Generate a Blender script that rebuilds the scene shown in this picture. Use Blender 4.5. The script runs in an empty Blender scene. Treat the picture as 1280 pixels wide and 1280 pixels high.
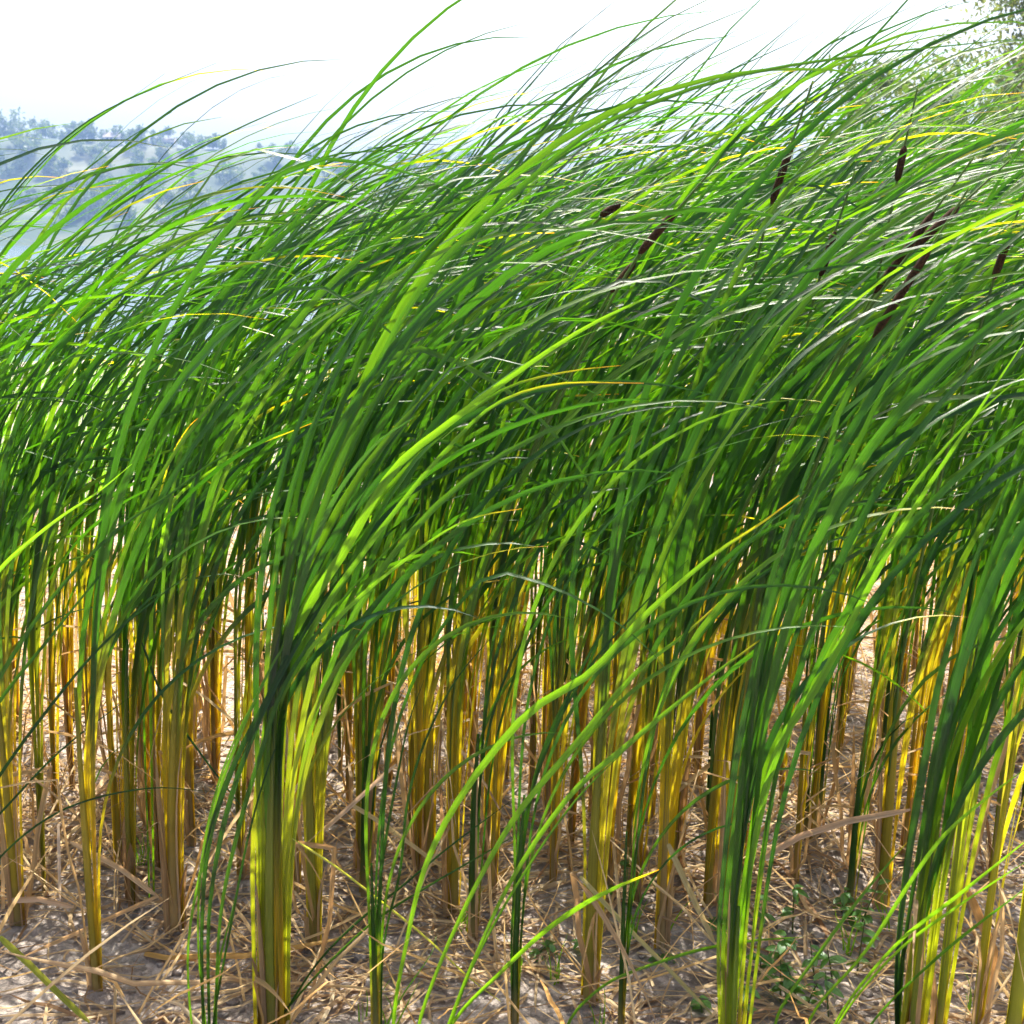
import bpy, math, random
import numpy as np
from mathutils import Vector

random.seed(7); rng = np.random.default_rng(7)
S = bpy.context.scene
COL = S.collection
R = math.radians

# ------------------------------------------------------------------ camera
CAM_H, PITCH, FOV = 1.4, 12.4, 45.0
cd = bpy.data.cameras.new('camera'); cam = bpy.data.objects.new('camera', cd); COL.objects.link(cam)
cam.location = (0, 0, CAM_H); cam.rotation_euler = (R(90 - PITCH), 0, 0)
cd.sensor_fit = 'HORIZONTAL'; cd.sensor_width = 36; cd.lens = 18 / math.tan(R(FOV / 2))
cd.clip_start = 0.05; cd.clip_end = 5000
cd.dof.use_dof = True; cd.dof.focus_distance = 2.9; cd.dof.aperture_fstop = 11
S.camera = cam

# ------------------------------------------------------------------ sky, sun, exposure
SUN_EL, SUN_AZ = 63, 8           # azimuth measured from the view direction (+Y) towards +X
w = bpy.data.worlds.new('World'); S.world = w; w.use_nodes = True
nt = w.node_tree; bg = nt.nodes['Background']
sky = nt.nodes.new('ShaderNodeTexSky'); sky.sky_type = 'NISHITA'; sky.sun_disc = False
sky.sun_elevation = R(SUN_EL); sky.sun_rotation = R(SUN_AZ)
sky.air_density = 1.0; sky.dust_density = 8.0; sky.ozone_density = 1.0
nt.links.new(sky.outputs[0], bg.inputs[0]); bg.inputs[1].default_value = 0.115
sd = bpy.data.lights.new('sun', 'SUN'); sun = bpy.data.objects.new('sun', sd); COL.objects.link(sun)
sd.energy = 5.0; sd.angle = R(0.5); sd.color = (1.0, 0.95, 0.86)
sdir = Vector((math.sin(R(SUN_AZ)) * math.cos(R(SUN_EL)), math.cos(R(SUN_AZ)) * math.cos(R(SUN_EL)), math.sin(R(SUN_EL))))
sun.rotation_euler = sdir.to_track_quat('Z', 'Y').to_euler(); sun.location = (-8, 20, 30)
S.view_settings.view_transform = 'Standard'; S.view_settings.look = 'None'
S.view_settings.gamma = 1.0; S.view_settings.use_curve_mapping = False
S.view_settings.exposure = 1.7
S.cycles.max_bounces = 6; S.cycles.diffuse_bounces = 3; S.cycles.glossy_bounces = 2
S.cycles.transmission_bounces = 6; S.cycles.volume_bounces = 0; S.cycles.transparent_max_bounces = 8
S.cycles.sample_clamp_indirect = 6; S.cycles.adaptive_threshold = 0.02

# ------------------------------------------------------------------ pixel helpers
F = 640 / math.tan(R(FOV / 2))
CP, SP = math.cos(R(PITCH)), math.sin(R(PITCH))
def ray(px, py):
    a, b = px - 640.0, 640.0 - py
    return np.array((a, F * CP + b * SP, -F * SP + b * CP))
def on_y(px, py, Y):
    d = ray(px, py); return np.array((0, 0, CAM_H)) + d * (Y / d[1])
def on_ground(px, py, z=0.0):
    d = ray(px, py); return np.array((0, 0, CAM_H)) + d * ((z - CAM_H) / d[2])
def m_per_px(Y, z=0.7):
    return (Y * CP - (z - CAM_H) * SP) / F
def to_px(p):
    v = np.asarray(p) - np.array((0, 0, CAM_H))
    dep = v[1] * CP - v[2] * SP; up = v[1] * SP + v[2] * CP
    return 640 + F * v[0] / dep, 640 - F * up / dep

# ------------------------------------------------------------------ object helpers
def mesh_obj(name, V, Fc, mat, parent=None, col=None, uvs=None, smooth=True):
    me = bpy.data.meshes.new(name)
    V = np.asarray(V, dtype=np.float32)
    if isinstance(Fc, np.ndarray):
        n = Fc.shape[1]; k = len(Fc)
        me.vertices.add(len(V)); me.vertices.foreach_set('co', V.ravel())
        me.loops.add(k * n); me.loops.foreach_set('vertex_index', Fc.astype(np.int32).ravel())
        me.polygons.add(k)
        me.polygons.foreach_set('loop_start', np.arange(0, k * n, n, dtype=np.int32))
        me.polygons.foreach_set('loop_total', np.full(k, n, dtype=np.int32))
        me.update(calc_edges=True)
    else:
        me.from_pydata([tuple(v) for v in V], [], Fc); me.update()
    if smooth:
        me.polygons.foreach_set('use_smooth', np.ones(len(me.polygons), dtype=bool))
    if col is not None:
        a = me.attributes.new('col', 'FLOAT_COLOR', 'POINT')
        c = np.ones((len(V), 4), dtype=np.float32); c[:, :3] = col; a.data.foreach_set('color', c.ravel())
    if uvs is not None:
        a = me.attributes.new('uvs', 'FLOAT_VECTOR', 'POINT')
        a.data.foreach_set('vector', np.asarray(uvs, dtype=np.float32).ravel())
    if mat: me.materials.append(mat)
    o = bpy.data.objects.new(name, me); COL.objects.link(o)
    if parent: o.parent = parent
    return o
def tag(o, label=None, cat=None, group=None, kind=None):
    if label: o['label'] = label
    if cat: o['category'] = cat
    if group: o['group'] = group
    if kind: o['kind'] = kind
    return o
def empty(name, loc):
    o = bpy.data.objects.new(name, None); COL.objects.link(o); o.location = tuple(float(c) for c in loc)
    o.empty_display_size = 0.05
    return o
class Soup:
    """collects many small pieces into one mesh"""
    def __init__(s): s.V = []; s.F = []; s.C = []; s.U = []; s.n = 0
    def add(s, V, Fc, C=None, U=None):
        s.V.append(V); s.F.append(np.asarray(Fc) + s.n); s.n += len(V)
        if C is not None: s.C.append(C)
        if U is not None: s.U.append(U)
    def build(s, name, mat, parent=None, smooth=True):
        return mesh_obj(name, np.concatenate(s.V), np.concatenate(s.F), mat, parent,
                        np.concatenate(s.C) if s.C else None, np.concatenate(s.U) if s.U else None, smooth)

# ------------------------------------------------------------------ materials
def new_mat(name):
    m = bpy.data.materials.new(name); m.use_nodes = True
    t = m.node_tree; t.nodes.clear()
    out = t.nodes.new('ShaderNodeOutputMaterial')
    return m, t, out
def N(t, typ, **kw):
    n = t.nodes.new(typ)
    for k, v in kw.items(): setattr(n, k, v)
    return n
def plant_mat(name, trans=0.5, tmul=(2.4, 2.1, 0.5), rough=0.34, spec=0.5, stripe=0.25, bump=0.15, spots=0.0):
    m, t, out = new_mat(name); L = t.links.new
    at = N(t, 'ShaderNodeAttribute'); at.attribute_name = 'col'
    uv = N(t, 'ShaderNodeAttribute'); uv.attribute_name = 'uvs'
    mp = N(t, 'ShaderNodeMapping'); mp.inputs['Scale'].default_value = (7, 1.2, 40)
    L(uv.outputs['Vector'], mp.inputs['Vector'])
    no = N(t, 'ShaderNodeTexNoise'); no.inputs['Scale'].default_value = 1.0; no.inputs['Detail'].default_value = 2
    L(mp.outputs[0], no.inputs['Vector'])
    mp2 = N(t, 'ShaderNodeMapping'); mp2.inputs['Scale'].default_value = (1.2, 7, 40)
    L(uv.outputs['Vector'], mp2.inputs['Vector'])
    no2 = N(t, 'ShaderNodeTexNoise'); no2.inputs['Scale'].default_value = 1.0; no2.inputs['Detail'].default_value = 3
    L(mp2.outputs[0], no2.inputs['Vector'])
    ad = N(t, 'ShaderNodeMath', operation='ADD'); L(no.outputs['Fac'], ad.inputs[0]); L(no2.outputs['Fac'], ad.inputs[1])
    mr = N(t, 'ShaderNodeMapRange'); L(ad.outputs[0], mr.inputs['Value'])
    mr.inputs['From Min'].default_value = 0.6; mr.inputs['From Max'].default_value = 1.4
    mr.inputs['To Min'].default_value = 1 - stripe; mr.inputs['To Max'].default_value = 1 + stripe
    sc = N(t, 'ShaderNodeVectorMath', operation='SCALE'); L(at.outputs['Color'], sc.inputs[0]); L(mr.outputs[0], sc.inputs['Scale'])
    if spots:
        mp3 = N(t, 'ShaderNodeMapping'); mp3.inputs['Scale'].default_value = (1.6, 16, 40)
        L(uv.outputs['Vector'], mp3.inputs['Vector'])
        n3 = N(t, 'ShaderNodeTexNoise'); n3.inputs['Scale'].default_value = 1.0; n3.inputs['Detail'].default_value = 4; n3.inputs['Roughness'].default_value = 0.7
        L(mp3.outputs[0], n3.inputs['Vector'])
        m3 = N(t, 'ShaderNodeMapRange'); m3.inputs['From Min'].default_value = 0.66; m3.inputs['From Max'].default_value = 0.74; L(n3.outputs['Fac'], m3.inputs['Value'])
        m3.inputs['To Max'].default_value = spots
        mx3 = N(t, 'ShaderNodeMix', data_type='RGBA'); L(m3.outputs[0], mx3.inputs['Factor']); L(sc.outputs[0], mx3.inputs['A']); mx3.inputs['B'].default_value = (0.20, 0.14, 0.04, 1)
        sc = type('o', (), {'outputs': [mx3.outputs['Result']]})
    bs = N(t, 'ShaderNodeBsdfPrincipled'); L(sc.outputs[0], bs.inputs['Base Color'])
    bs.inputs['Roughness'].default_value = rough; bs.inputs['Specular IOR Level'].default_value = spec
    tm = N(t, 'ShaderNodeVectorMath', operation='MULTIPLY'); L(sc.outputs[0], tm.inputs[0]); tm.inputs[1].default_value = tmul
    tr = N(t, 'ShaderNodeBsdfTranslucent'); L(tm.outputs[0], tr.inputs['Color'])
    if bump:
        bp = N(t, 'ShaderNodeBump'); bp.inputs['Strength'].default_value = bump; bp.inputs['Distance'].default_value = 0.002
        L(no.outputs['Fac'], bp.inputs['Height']); L(bp.outputs[0], bs.inputs['Normal'])
    mx = N(t, 'ShaderNodeMixShader'); mx.inputs[0].default_value = trans
    L(bs.outputs[0], mx.inputs[1]); L(tr.outputs[0], mx.inputs[2]); L(mx.outputs[0], out.inputs['Surface'])
    return m
M = {}
M['leaf'] = plant_mat('cattail_leaf', 0.52, (2.6, 2.5, 0.32), 0.30, 0.42, 0.36, 0.3, 0.6)
M['stem'] = plant_mat('cattail_stem', 0.40, (1.25, 1.35, 0.6), 0.42, 0.4, 0.28, 0.3, 0.8)
M['dry'] = plant_mat('dry_leaf', 0.40, (1.35, 1.05, 0.75), 0.65, 0.25, 0.35, 0.5)
M['tree'] = plant_mat('tree_foliage', 0.40, (2.2, 1.9, 0.6), 0.5, 0.3, 0.1, 0)

def ground_mat():
    m, t, out = new_mat('dry_mud'); L = t.links.new
    g = N(t, 'ShaderNodeNewGeometry')
    n1 = N(t, 'ShaderNodeTexNoise'); n1.inputs['Scale'].default_value = 3.0; n1.inputs['Detail'].default_value = 8; n1.inputs['Roughness'].default_value = 0.65
    n2 = N(t, 'ShaderNodeTexNoise'); n2.inputs['Scale'].default_value = 55; n2.inputs['Detail'].default_value = 6; n2.inputs['Roughness'].default_value = 0.7
    vo = N(t, 'ShaderNodeTexVoronoi'); vo.feature = 'DISTANCE_TO_EDGE'; vo.inputs['Scale'].default_value = 22
    for n in (n1, n2): L(g.outputs['Position'], n.inputs['Vector'])
    wp = N(t, 'ShaderNodeMix', data_type='VECTOR'); wp.inputs['Factor'].default_value = 0.05
    L(g.outputs['Position'], wp.inputs['A']); L(n2.outputs['Color'], wp.inputs['B']); L(wp.outputs['Result'], vo.inputs['Vector'])
    r1 = N(t, 'ShaderNodeValToRGB'); e = r1.color_ramp.elements
    e[0].position = 0.32; e[0].color = (0.25, 0.215, 0.19, 1); e[1].position = 0.66; e[1].color = (0.53, 0.475, 0.425, 1)
    L(n1.outputs['Fac'], r1.inputs['Fac'])
    r2 = N(t, 'ShaderNodeValToRGB'); e = r2.color_ramp.elements
    e[0].position = 0.3; e[0].color = (0.45, 0.42, 0.40, 1); e[1].position = 0.7; e[1].color = (1.15, 1.12, 1.08, 1)
    L(n2.outputs['Fac'], r2.inputs['Fac'])
    mu = N(t, 'ShaderNodeMix', data_type='RGBA', blend_type='MULTIPLY'); mu.inputs['Factor'].default_value = 1
    L(r1.outputs[0], mu.inputs['A']); L(r2.outputs[0], mu.inputs['B'])
    bs = N(t, 'ShaderNodeBsdfPrincipled'); bs.inputs['Roughness'].default_value = 0.9; bs.inputs['Specular IOR Level'].default_value = 0.2
    L(mu.outputs['Result'], bs.inputs['Base Color'])
    cr = N(t, 'ShaderNodeMapRange'); cr.inputs['From Max'].default_value = 0.12; L(vo.outputs['Distance'], cr.inputs['Value'])
    a = N(t, 'ShaderNodeMath', operation='MULTIPLY_ADD'); L(cr.outputs[0], a.inputs[0]); a.inputs[1].default_value = 0.35; L(n2.outputs['Fac'], a.inputs[2])
    bp = N(t, 'ShaderNodeBump'); bp.inputs['Strength'].default_value = 0.8; bp.inputs['Distance'].default_value = 0.02
    L(a.outputs[0], bp.inputs['Height']); L(bp.outputs[0], bs.inputs['Normal'])
    L(bs.outputs[0], out.inputs['Surface'])
    return m
M['mud'] = ground_mat()

def simple_mat(name, c1, c2, scale, rough=0.8, bump=0.3, dist=0.05, spec=0.3):
    m, t, out = new_mat(name); L = t.links.new
    g = N(t, 'ShaderNodeNewGeometry')
    n1 = N(t, 'ShaderNodeTexNoise'); n1.inputs['Scale'].default_value = scale; n1.inputs['Detail'].default_value = 6
    L(g.outputs['Position'], n1.inputs['Vector'])
    r = N(t, 'ShaderNodeValToRGB'); e = r.color_ramp.elements
    e[0].position = 0.36; e[0].color = (*c1, 1); e[1].position = 0.64; e[1].color = (*c2, 1)
    L(n1.outputs['Fac'], r.inputs['Fac'])
    bs = N(t, 'ShaderNodeBsdfPrincipled'); bs.inputs['Roughness'].default_value = rough; bs.inputs['Specular IOR Level'].default_value = spec
    L(r.outputs[0], bs.inputs['Base Color'])
    if bump:
        bp = N(t, 'ShaderNodeBump'); bp.inputs['Strength'].default_value = bump; bp.inputs['Distance'].default_value = dist
        L(n1.outputs['Fac'], bp.inputs['Height']); L(bp.outputs[0], bs.inputs['Normal'])
    L(bs.outputs[0], out.inputs['Surface'])
    return m
M['spike'] = simple_mat('brown_seed_spike', (0.018, 0.009, 0.005), (0.060, 0.028, 0.013), 320, 0.9, 0.6, 0.002, 0.15)
M['bark'] = simple_mat('tree_bark', (0.07, 0.05, 0.035), (0.16, 0.12, 0.09), 12, 0.9, 0.6, 0.03)
M['hill'] = simple_mat('hill_fields', (0.025, 0.045, 0.02), (0.11, 0.11, 0.07), 0.022, 0.95, 0)
M['plaster'] = simple_mat('house_plaster', (0.62, 0.58, 0.50), (0.74, 0.70, 0.63), 2, 0.9, 0)
M['roof'] = simple_mat('house_roof', (0.20, 0.17, 0.16), (0.30, 0.26, 0.24), 3, 0.9, 0)
M['glass'] = simple_mat('window_glass', (0.03, 0.04, 0.05), (0.05, 0.06, 0.07), 3, 0.15, 0)
M['clod'] = M['mud']
M['plastic_blue'] = simple_mat('blue_plastic', (0.10, 0.22, 0.55), (0.35, 0.50, 0.80), 40, 0.25, 0.2, 0.003, 0.5)
M['plastic_white'] = simple_mat('white_plastic', (0.60, 0.66, 0.74), (0.80, 0.82, 0.85), 40, 0.25, 0.2, 0.003, 0.5)
def water_mat():
    m, t, out = new_mat('lake_water'); L = t.links.new
    g = N(t, 'ShaderNodeNewGeometry'); mp = N(t, 'ShaderNodeMapping'); mp.inputs['Scale'].default_value = (1, 1.8, 1)
    L(g.outputs['Position'], mp.inputs['Vector'])
    n1 = N(t, 'ShaderNodeTexNoise'); n1.inputs['Scale'].default_value = 2.2; n1.inputs['Detail'].default_value = 5
    L(mp.outputs[0], n1.inputs['Vector'])
    bs = N(t, 'ShaderNodeBsdfPrincipled'); bs.inputs['Base Color'].default_value = (0.05, 0.09, 0.12, 1)
    bs.inputs['Roughness'].default_value = 0.12; bs.inputs['IOR'].default_value = 1.33
    bp = N(t, 'ShaderNodeBump'); bp.inputs['Strength'].default_value = 0.5; bp.inputs['Distance'].default_value = 0.12
    L(n1.outputs['Fac'], bp.inputs['Height']); L(bp.outputs[0], bs.inputs['Normal'])
    L(bs.outputs[0], out.inputs['Surface'])
    return m
M['water'] = water_mat()

# ------------------------------------------------------------------ value noise (for terrain)
_g = rng.random((64, 64))
def vnoise(x, y):
    xi, yi = np.floor(x).astype(int), np.floor(y).astype(int); fx, fy = x - xi, y - yi
    fx = fx * fx * (3 - 2 * fx); fy = fy * fy * (3 - 2 * fy)
    a = _g[xi % 64, yi % 64]; b = _g[(xi + 1) % 64, yi % 64]; c = _g[xi % 64, (yi + 1) % 64]; d = _g[(xi + 1) % 64, (yi + 1) % 64]
    return (a * (1 - fx) + b * fx) * (1 - fy) + (c * (1 - fx) + d * fx) * fy - 0.5
def fbm(x, y, o=4):
    s = 0; a = 1.0
    for k in range(o): s = s + a * vnoise(x * 2 ** k + 17 * k, y * 2 ** k + 31 * k); a *= 0.5
    return s
def sstep(a, b, x):
    t = np.clip((x - a) / (b - a), 0, 1); return t * t * (3 - 2 * t)

def shore_y(x):      # distance of the waterline from the camera: near on the left, far away on the right
    return 19 + sstep(-2, 9, x) * 60 + fbm(x * 0.12, x * 0 + 3.3) * 3
LAKE_Z = -0.35
def ground_z(x, y):
    x = np.asarray(x, float); y = np.asarray(y, float)
    near = (np.hypot(x, y - 3) < 14)
    z = fbm(x * 1.3, y * 1.3, 4) * 0.05 + fbm(x * 9, y * 9, 3) * 0.018 * near
    z = z + fbm(x * 30, y * 30, 2) * 0.008 * near
    z = z * sstep(0.0, 0.6, np.abs(y) + np.abs(x))
    sy = shore_y(x)
    z = z - sstep(-12, 0, y - sy) * 0.35 - sstep(0, 12, y - sy) * 1.2
    z = z + sstep(9, 16, y) * sstep(1.0, 5, x) * 0.5 * (1 - sstep(-15, 0, y - sy))
    return z

# ------------------------------------------------------------------ the setting
def grid_obj(name, xs, ys, zf, mat):
    X, Y = np.meshgrid(xs, ys); Z = zf(X, Y)
    V = np.stack([X.ravel(), Y.ravel(), Z.ravel()], 1)
    nx, ny = len(xs), len(ys); i = np.arange(nx * ny).reshape(ny, nx)
    Fc = np.stack([i[:-1, :-1].ravel(), i[:-1, 1:].ravel(), i[1:, 1:].ravel(), i[1:, :-1].ravel()], 1)
    return mesh_obj(name, V, Fc, mat)
def graded(a, b, lo, hi, step, grow=1.35):
    c = list(np.arange(lo, hi, step)); s = step; v = c[-1]
    while v < b: s *= grow; v = min(v + s, b); c.append(v)
    s = step; v = c[0]; pre = []
    while v > a: s *= grow; v = max(v - s, a); pre.append(v)
    return np.array(pre[::-1] + c)
gr = grid_obj('ground', graded(-850, 850, -3.2, 3.2, 0.022), graded(-60, 150, 1.4, 7.5, 0.024), ground_z, M['mud'])
tag(gr, kind='structure')
wt = grid_obj('lake_water', np.linspace(-850, 850, 40), np.linspace(10, 950, 40), lambda x, y: x * 0 + LAKE_Z, M['water'])
tag(wt, kind='structure')

def ridge(x):
    return np.interp(x, [-850, -330, -215, -160, -120, -85, -30, 120, 400, 850], [62, 50, 40, 38.5, 36, 33, 29, 24, 26, 30]) + fbm(np.asarray(x) * 0.02, np.asarray(x) * 0 + 9.1, 4) * 4
def hill_z(x, y):
    up = sstep(395, 520, y); k = 0.25 * sstep(395, 440, y) + 0.75 * sstep(430, 520, y)
    z = -2.2 + (ridge(x) + 2.2) * k + fbm(x * 0.03, y * 0.03, 4) * 7 * up * (1 - 0.7 * sstep(500, 530, y))
    return z - sstep(540, 900, y) * 25
hl = grid_obj('far_hill', np.linspace(-850, 850, 200), np.concatenate([np.linspace(395, 540, 60), np.linspace(550, 940, 16)]), hill_z, M['hill'])
tag(hl, kind='structure')

# ------------------------------------------------------------------ blades
def blade_geo(path, side, width, gutter, cols, ncol=3, rnd=None):
    """a leaf strip: path Nx3, side Nx3 unit vectors, width N, gutter N (depth of the trough), cols Nx3"""
    n = len(path)
    T = np.gradient(path, axis=0); T /= np.linalg.norm(T, axis=1)[:, None] + 1e-9
    side = side - T * np.sum(side * T, 1)[:, None]; side /= np.linalg.norm(side, axis=1)[:, None] + 1e-9
    nor = np.cross(T, side)
    t = np.linspace(-1, 1, ncol)
    hw = (width * 0.5)[:, None, None]
    P = path[:, None, :] + side[:, None, :] * hw * t[None, :, None] + nor[:, None, :] * hw * gutter[:, None, None] * (t ** 2 - 0.4)[None, :, None]
    i = np.arange(n * ncol).reshape(n, ncol)
    Fc = np.stack([i[:-1, :-1].ravel(), i[:-1, 1:].ravel(), i[1:, 1:].ravel(), i[1:, :-1].ravel()], 1)
    C = np.repeat(cols, ncol, axis=0)
    s = np.concatenate([[0], np.cumsum(np.linalg.norm(np.diff(path, axis=0), axis=1))])
    r = random.random() * 50 if rnd is None else rnd
    U = np.stack([np.tile(t, n), np.repeat(s, ncol), np.full(n * ncol, r)], 1)
    return P.reshape(-1, 3), Fc, C, U

def mixc(a, b, t):
    t = np.asarray(t)[..., None]; return np.asarray(a) * (1 - t) + np.asarray(b) * t
G_DARK, G_MID, G_LIGHT, G_BLUE = (0.010, 0.044, 0.008), (0.026, 0.090, 0.009), (0.072, 0.155, 0.011), (0.014, 0.054, 0.022)
YEL, OCH, TAN, BROWN, ORANGE, STRAW = (0.39, 0.305, 0.03), (0.36, 0.22, 0.05), (0.48, 0.36, 0.20), (0.20, 0.11, 0.05), (0.50, 0.20, 0.03), (0.55, 0.43, 0.25)
def leaf_cols(s, L, green, yel_h, tip=0.0, low=YEL):
    """colour along a cattail leaf: yellowed sheath below, green blade, sometimes a yellow-orange tip"""
    c = mixc(low, green, sstep(yel_h * 0.55, yel_h * 1.25 + 0.05, s))
    c = mixc(mixc(OCH, low, 0.5)[None, :], c, sstep(0.0, 0.16, s)); c = mixc(np.asarray(BROWN)[None, :] * .7, c, sstep(0.015, 0.06, s) * .7 + .3)
    if tip > 0:
        v = s / L
        c = mixc(c, (0.38, 0.36, 0.02), sstep(1 - tip * 1.6, 1 - tip * 0.7, v))
        c = mixc(c, ORANGE, sstep(1 - tip * 0.6, 1.0, v))
    return c
def rand_green():
    a = random.random()
    c = mixc(G_DARK, G_MID, random.random()) if a < 0.64 else (mixc(G_MID, G_LIGHT, random.random()) if a < 0.88 else mixc(G_DARK, G_BLUE, random.random()))
    return np.asarray(c)

def wind_path(base, L, fan, diverge, tau0, taumax, s0, az, n=15, p=1.25, flut=0.0):
    """a leaf rising from its base and laid over to the right (+X) by the wind"""
    s = np.linspace(0, 1, n) ** 0.9 * L
    v = np.clip((s - s0) / max(L - s0, 0.1), 0, 1)
    tau = tau0 + taumax * v ** p
    if random.random() < 0.06:      # a leaf folded over by the wind
        tau = tau + random.uniform(0.25, 0.9) * (v > random.uniform(0.55, 0.85))
    azs = az * (0.3 + 0.7 * v) + flut * np.sin(v * 5 + random.random() * 6)
    d = np.stack([np.sin(tau) * np.cos(azs), np.sin(tau) * np.sin(azs), np.cos(tau)], 1)
    dv = diverge * sstep(0.12, 0.7, s) * (1 - 0.8 * v)
    d[:, 0] += fan[0] * dv; d[:, 1] += fan[1] * dv
    d /= np.linalg.norm(d, axis=1)[:, None]
    ds = np.diff(s)[:, None]
    P = np.concatenate([[np.zeros(3)], np.cumsum((d[:-1] + d[1:]) * 0.5 * ds, 0)]) + np.asarray(base)
    return P, d, s
def side_from(d, ang):
    """unit vectors across the leaf: ang = 0 lies along the view, 90 deg faces the view"""
    ref = np.array((0, 1, 0.0))
    a = ref[None, :] - d * (d @ ref)[:, None]; a /= np.linalg.norm(a, axis=1)[:, None] + 1e-9
    b = np.cross(d, a)
    return a * np.cos(ang)[:, None] + b * np.sin(ang)[:, None]
def leaf_width(s, L, w0, sheath=0.35):
    v = s / L
    w = w0 * (0.52 + 0.48 * sstep(0.15, 0.9, s))
    taper = np.clip((1 - v) / 0.32, 0, 1) ** 0.62
    return np.maximum(w * taper, 0.0006)

def tube_geo(path, rad, col, k=8, flat=1.0, fan=(1, 0)):
    n = len(path); T = np.gradient(path, axis=0); T /= np.linalg.norm(T, axis=1)[:, None]
    f = np.array((fan[0], fan[1], 0.0)); f = f[None, :] - T * (T @ f)[:, None]; f /= np.linalg.norm(f, axis=1)[:, None]
    g = np.cross(T, f); a = np.linspace(0, 2 * np.pi, k, endpoint=False)
    P = path[:, None, :] + f[:, None, :] * (rad[:, None] * np.cos(a))[:, :, None] + g[:, None, :] * (rad[:, None] * flat * np.sin(a))[:, :, None]
    i = np.arange(n * k).reshape(n, k); j = np.roll(i, -1, 1)
    Fc = np.stack([i[:-1].ravel(), j[:-1].ravel(), j[1:].ravel(), i[1:].ravel()], 1)
    s = np.concatenate([[0], np.cumsum(np.linalg.norm(np.diff(path, axis=0), axis=1))])
    U = np.stack([np.tile(np.sin(a), n), np.repeat(s, k), np.full(n * k, random.random() * 50)], 1)
    return P.reshape(-1, 3), Fc, np.repeat(np.asarray(col), k, 0), U

def add_leaf(parent, origin, P, d, s, w0, cols, ang, ncol=3, sheath=0.35, g0=0.75, g1=0.2, name='leaf', mat='leaf'):
    L = s[-1]
    V, Fc, C, U = blade_geo(P - origin, side_from(d, ang), leaf_width(s, L, w0, sheath), g1 + (g0 - g1) * (1 - sstep(sheath * 0.5, sheath * 1.4, s)), cols, ncol)
    return mesh_obj(name, V, Fc, M[mat], parent, C, U)

def dead_leaf(parent, origin, base, h, az, w0, up=None):
    """a dry leaf that rises along the stem, snaps and hangs to the ground"""
    n = 11; L1 = h; L2 = h * random.uniform(0.6, 1.15)
    k = random.randint(5, 7)
    pts = [np.asarray(base)]; d0 = np.array((random.gauss(0, .12), random.gauss(0, .12), 1.0))
    for q in range(k): pts.append(pts[-1] + d0 * (L1 / k) + rng.normal(0, 0.006, 3))
    e = np.array((math.cos(az), math.sin(az), random.uniform(-0.6, 0.25))); e /= np.linalg.norm(e)
    for q in range(n - k):
        e[2] -= 0.10 + random.random() * 0.08; e /= np.linalg.norm(e)
        nx = pts[-1] + e * (L2 / (n - k)); nx[2] = max(nx[2], float(ground_z(nx[0], nx[1])) + 0.006); pts.append(nx)
    P = np.array(pts); n = len(P); d = np.gradient(P, axis=0); d /= np.linalg.norm(d, axis=1)[:, None]
    s = np.concatenate([[0], np.cumsum(np.linalg.norm(np.diff(P, axis=0), axis=1))])
    c = mixc(STRAW, OCH if random.random() < 0.5 else BROWN, random.random() * 0.8)
    a = random.uniform(0, 3) + np.linspace(0, random.uniform(-1.5, 1.5), n)
    V, Fc, C, U = blade_geo(P - origin, side_from(d, a), w0 * np.clip((1.02 - s / s[-1]) * 2.5, 0.1, 1), np.full(n, 0.5), np.tile(c, (n, 1)), 3)
    return mesh_obj('dead_leaf', V, Fc, M['dry'], parent, C, U)

def build_stem(root, origin, fan, r, h, yel_h, lean=0.0, low=YEL, green=G_MID, tanbase=0.0):
    n = 9; z = np.linspace(-0.03, h, n)
    path = np.stack([lean * z ** 2, z * 0, z], 1)
    rad = r * np.interp(z / h, [-0.1, 0.0, 0.12, 0.5, 1], [1.05, 1.0, 0.9, 0.8, 0.35])
    c = mixc(low, green, sstep(yel_h * 0.6, yel_h * 1.3 + 0.05, z))
    c = mixc(mixc(TAN, OCH, 0.4)[None, :], c, sstep(-0.02 + tanbase * 0.1, 0.10 + tanbase * 0.4, z))
    V, Fc, C, U = tube_geo(path, rad, c, 8, 0.62, fan)
    return mesh_obj('stem', V, Fc, M['stem'], root, C, U)
def build_sheath(root, fan, r, h, sgn, c):
    """a pale dry sheath clasping the stem, its torn end standing off"""
    n = 8; z = np.linspace(-0.02, h, n); v = z / h
    off = r * 0.95 + 0.012 * np.clip(v, 0, 1) ** 3 * random.uniform(0.2, 2.2)
    P = np.stack([fan[0] * sgn * off, fan[1] * sgn * off, z], 1)
    d = np.gradient(P, axis=0); d /= np.linalg.norm(d, axis=1)[:, None]
    sd_ = np.tile(np.array((-fan[1] * sgn, fan[0] * sgn, 0.0)), (n, 1))
    wd = r * 2.1 * np.interp(v, [0, 0.6, 0.85, 1], [1, 0.8, 0.5, 0.08])
    V, Fc, C, U = blade_geo(P, sd_, wd, np.full(n, -0.8), np.tile(c, (n, 1)), 5)
    return mesh_obj('dry_sheath', V, Fc, M['dry'], root, C, U)

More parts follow.
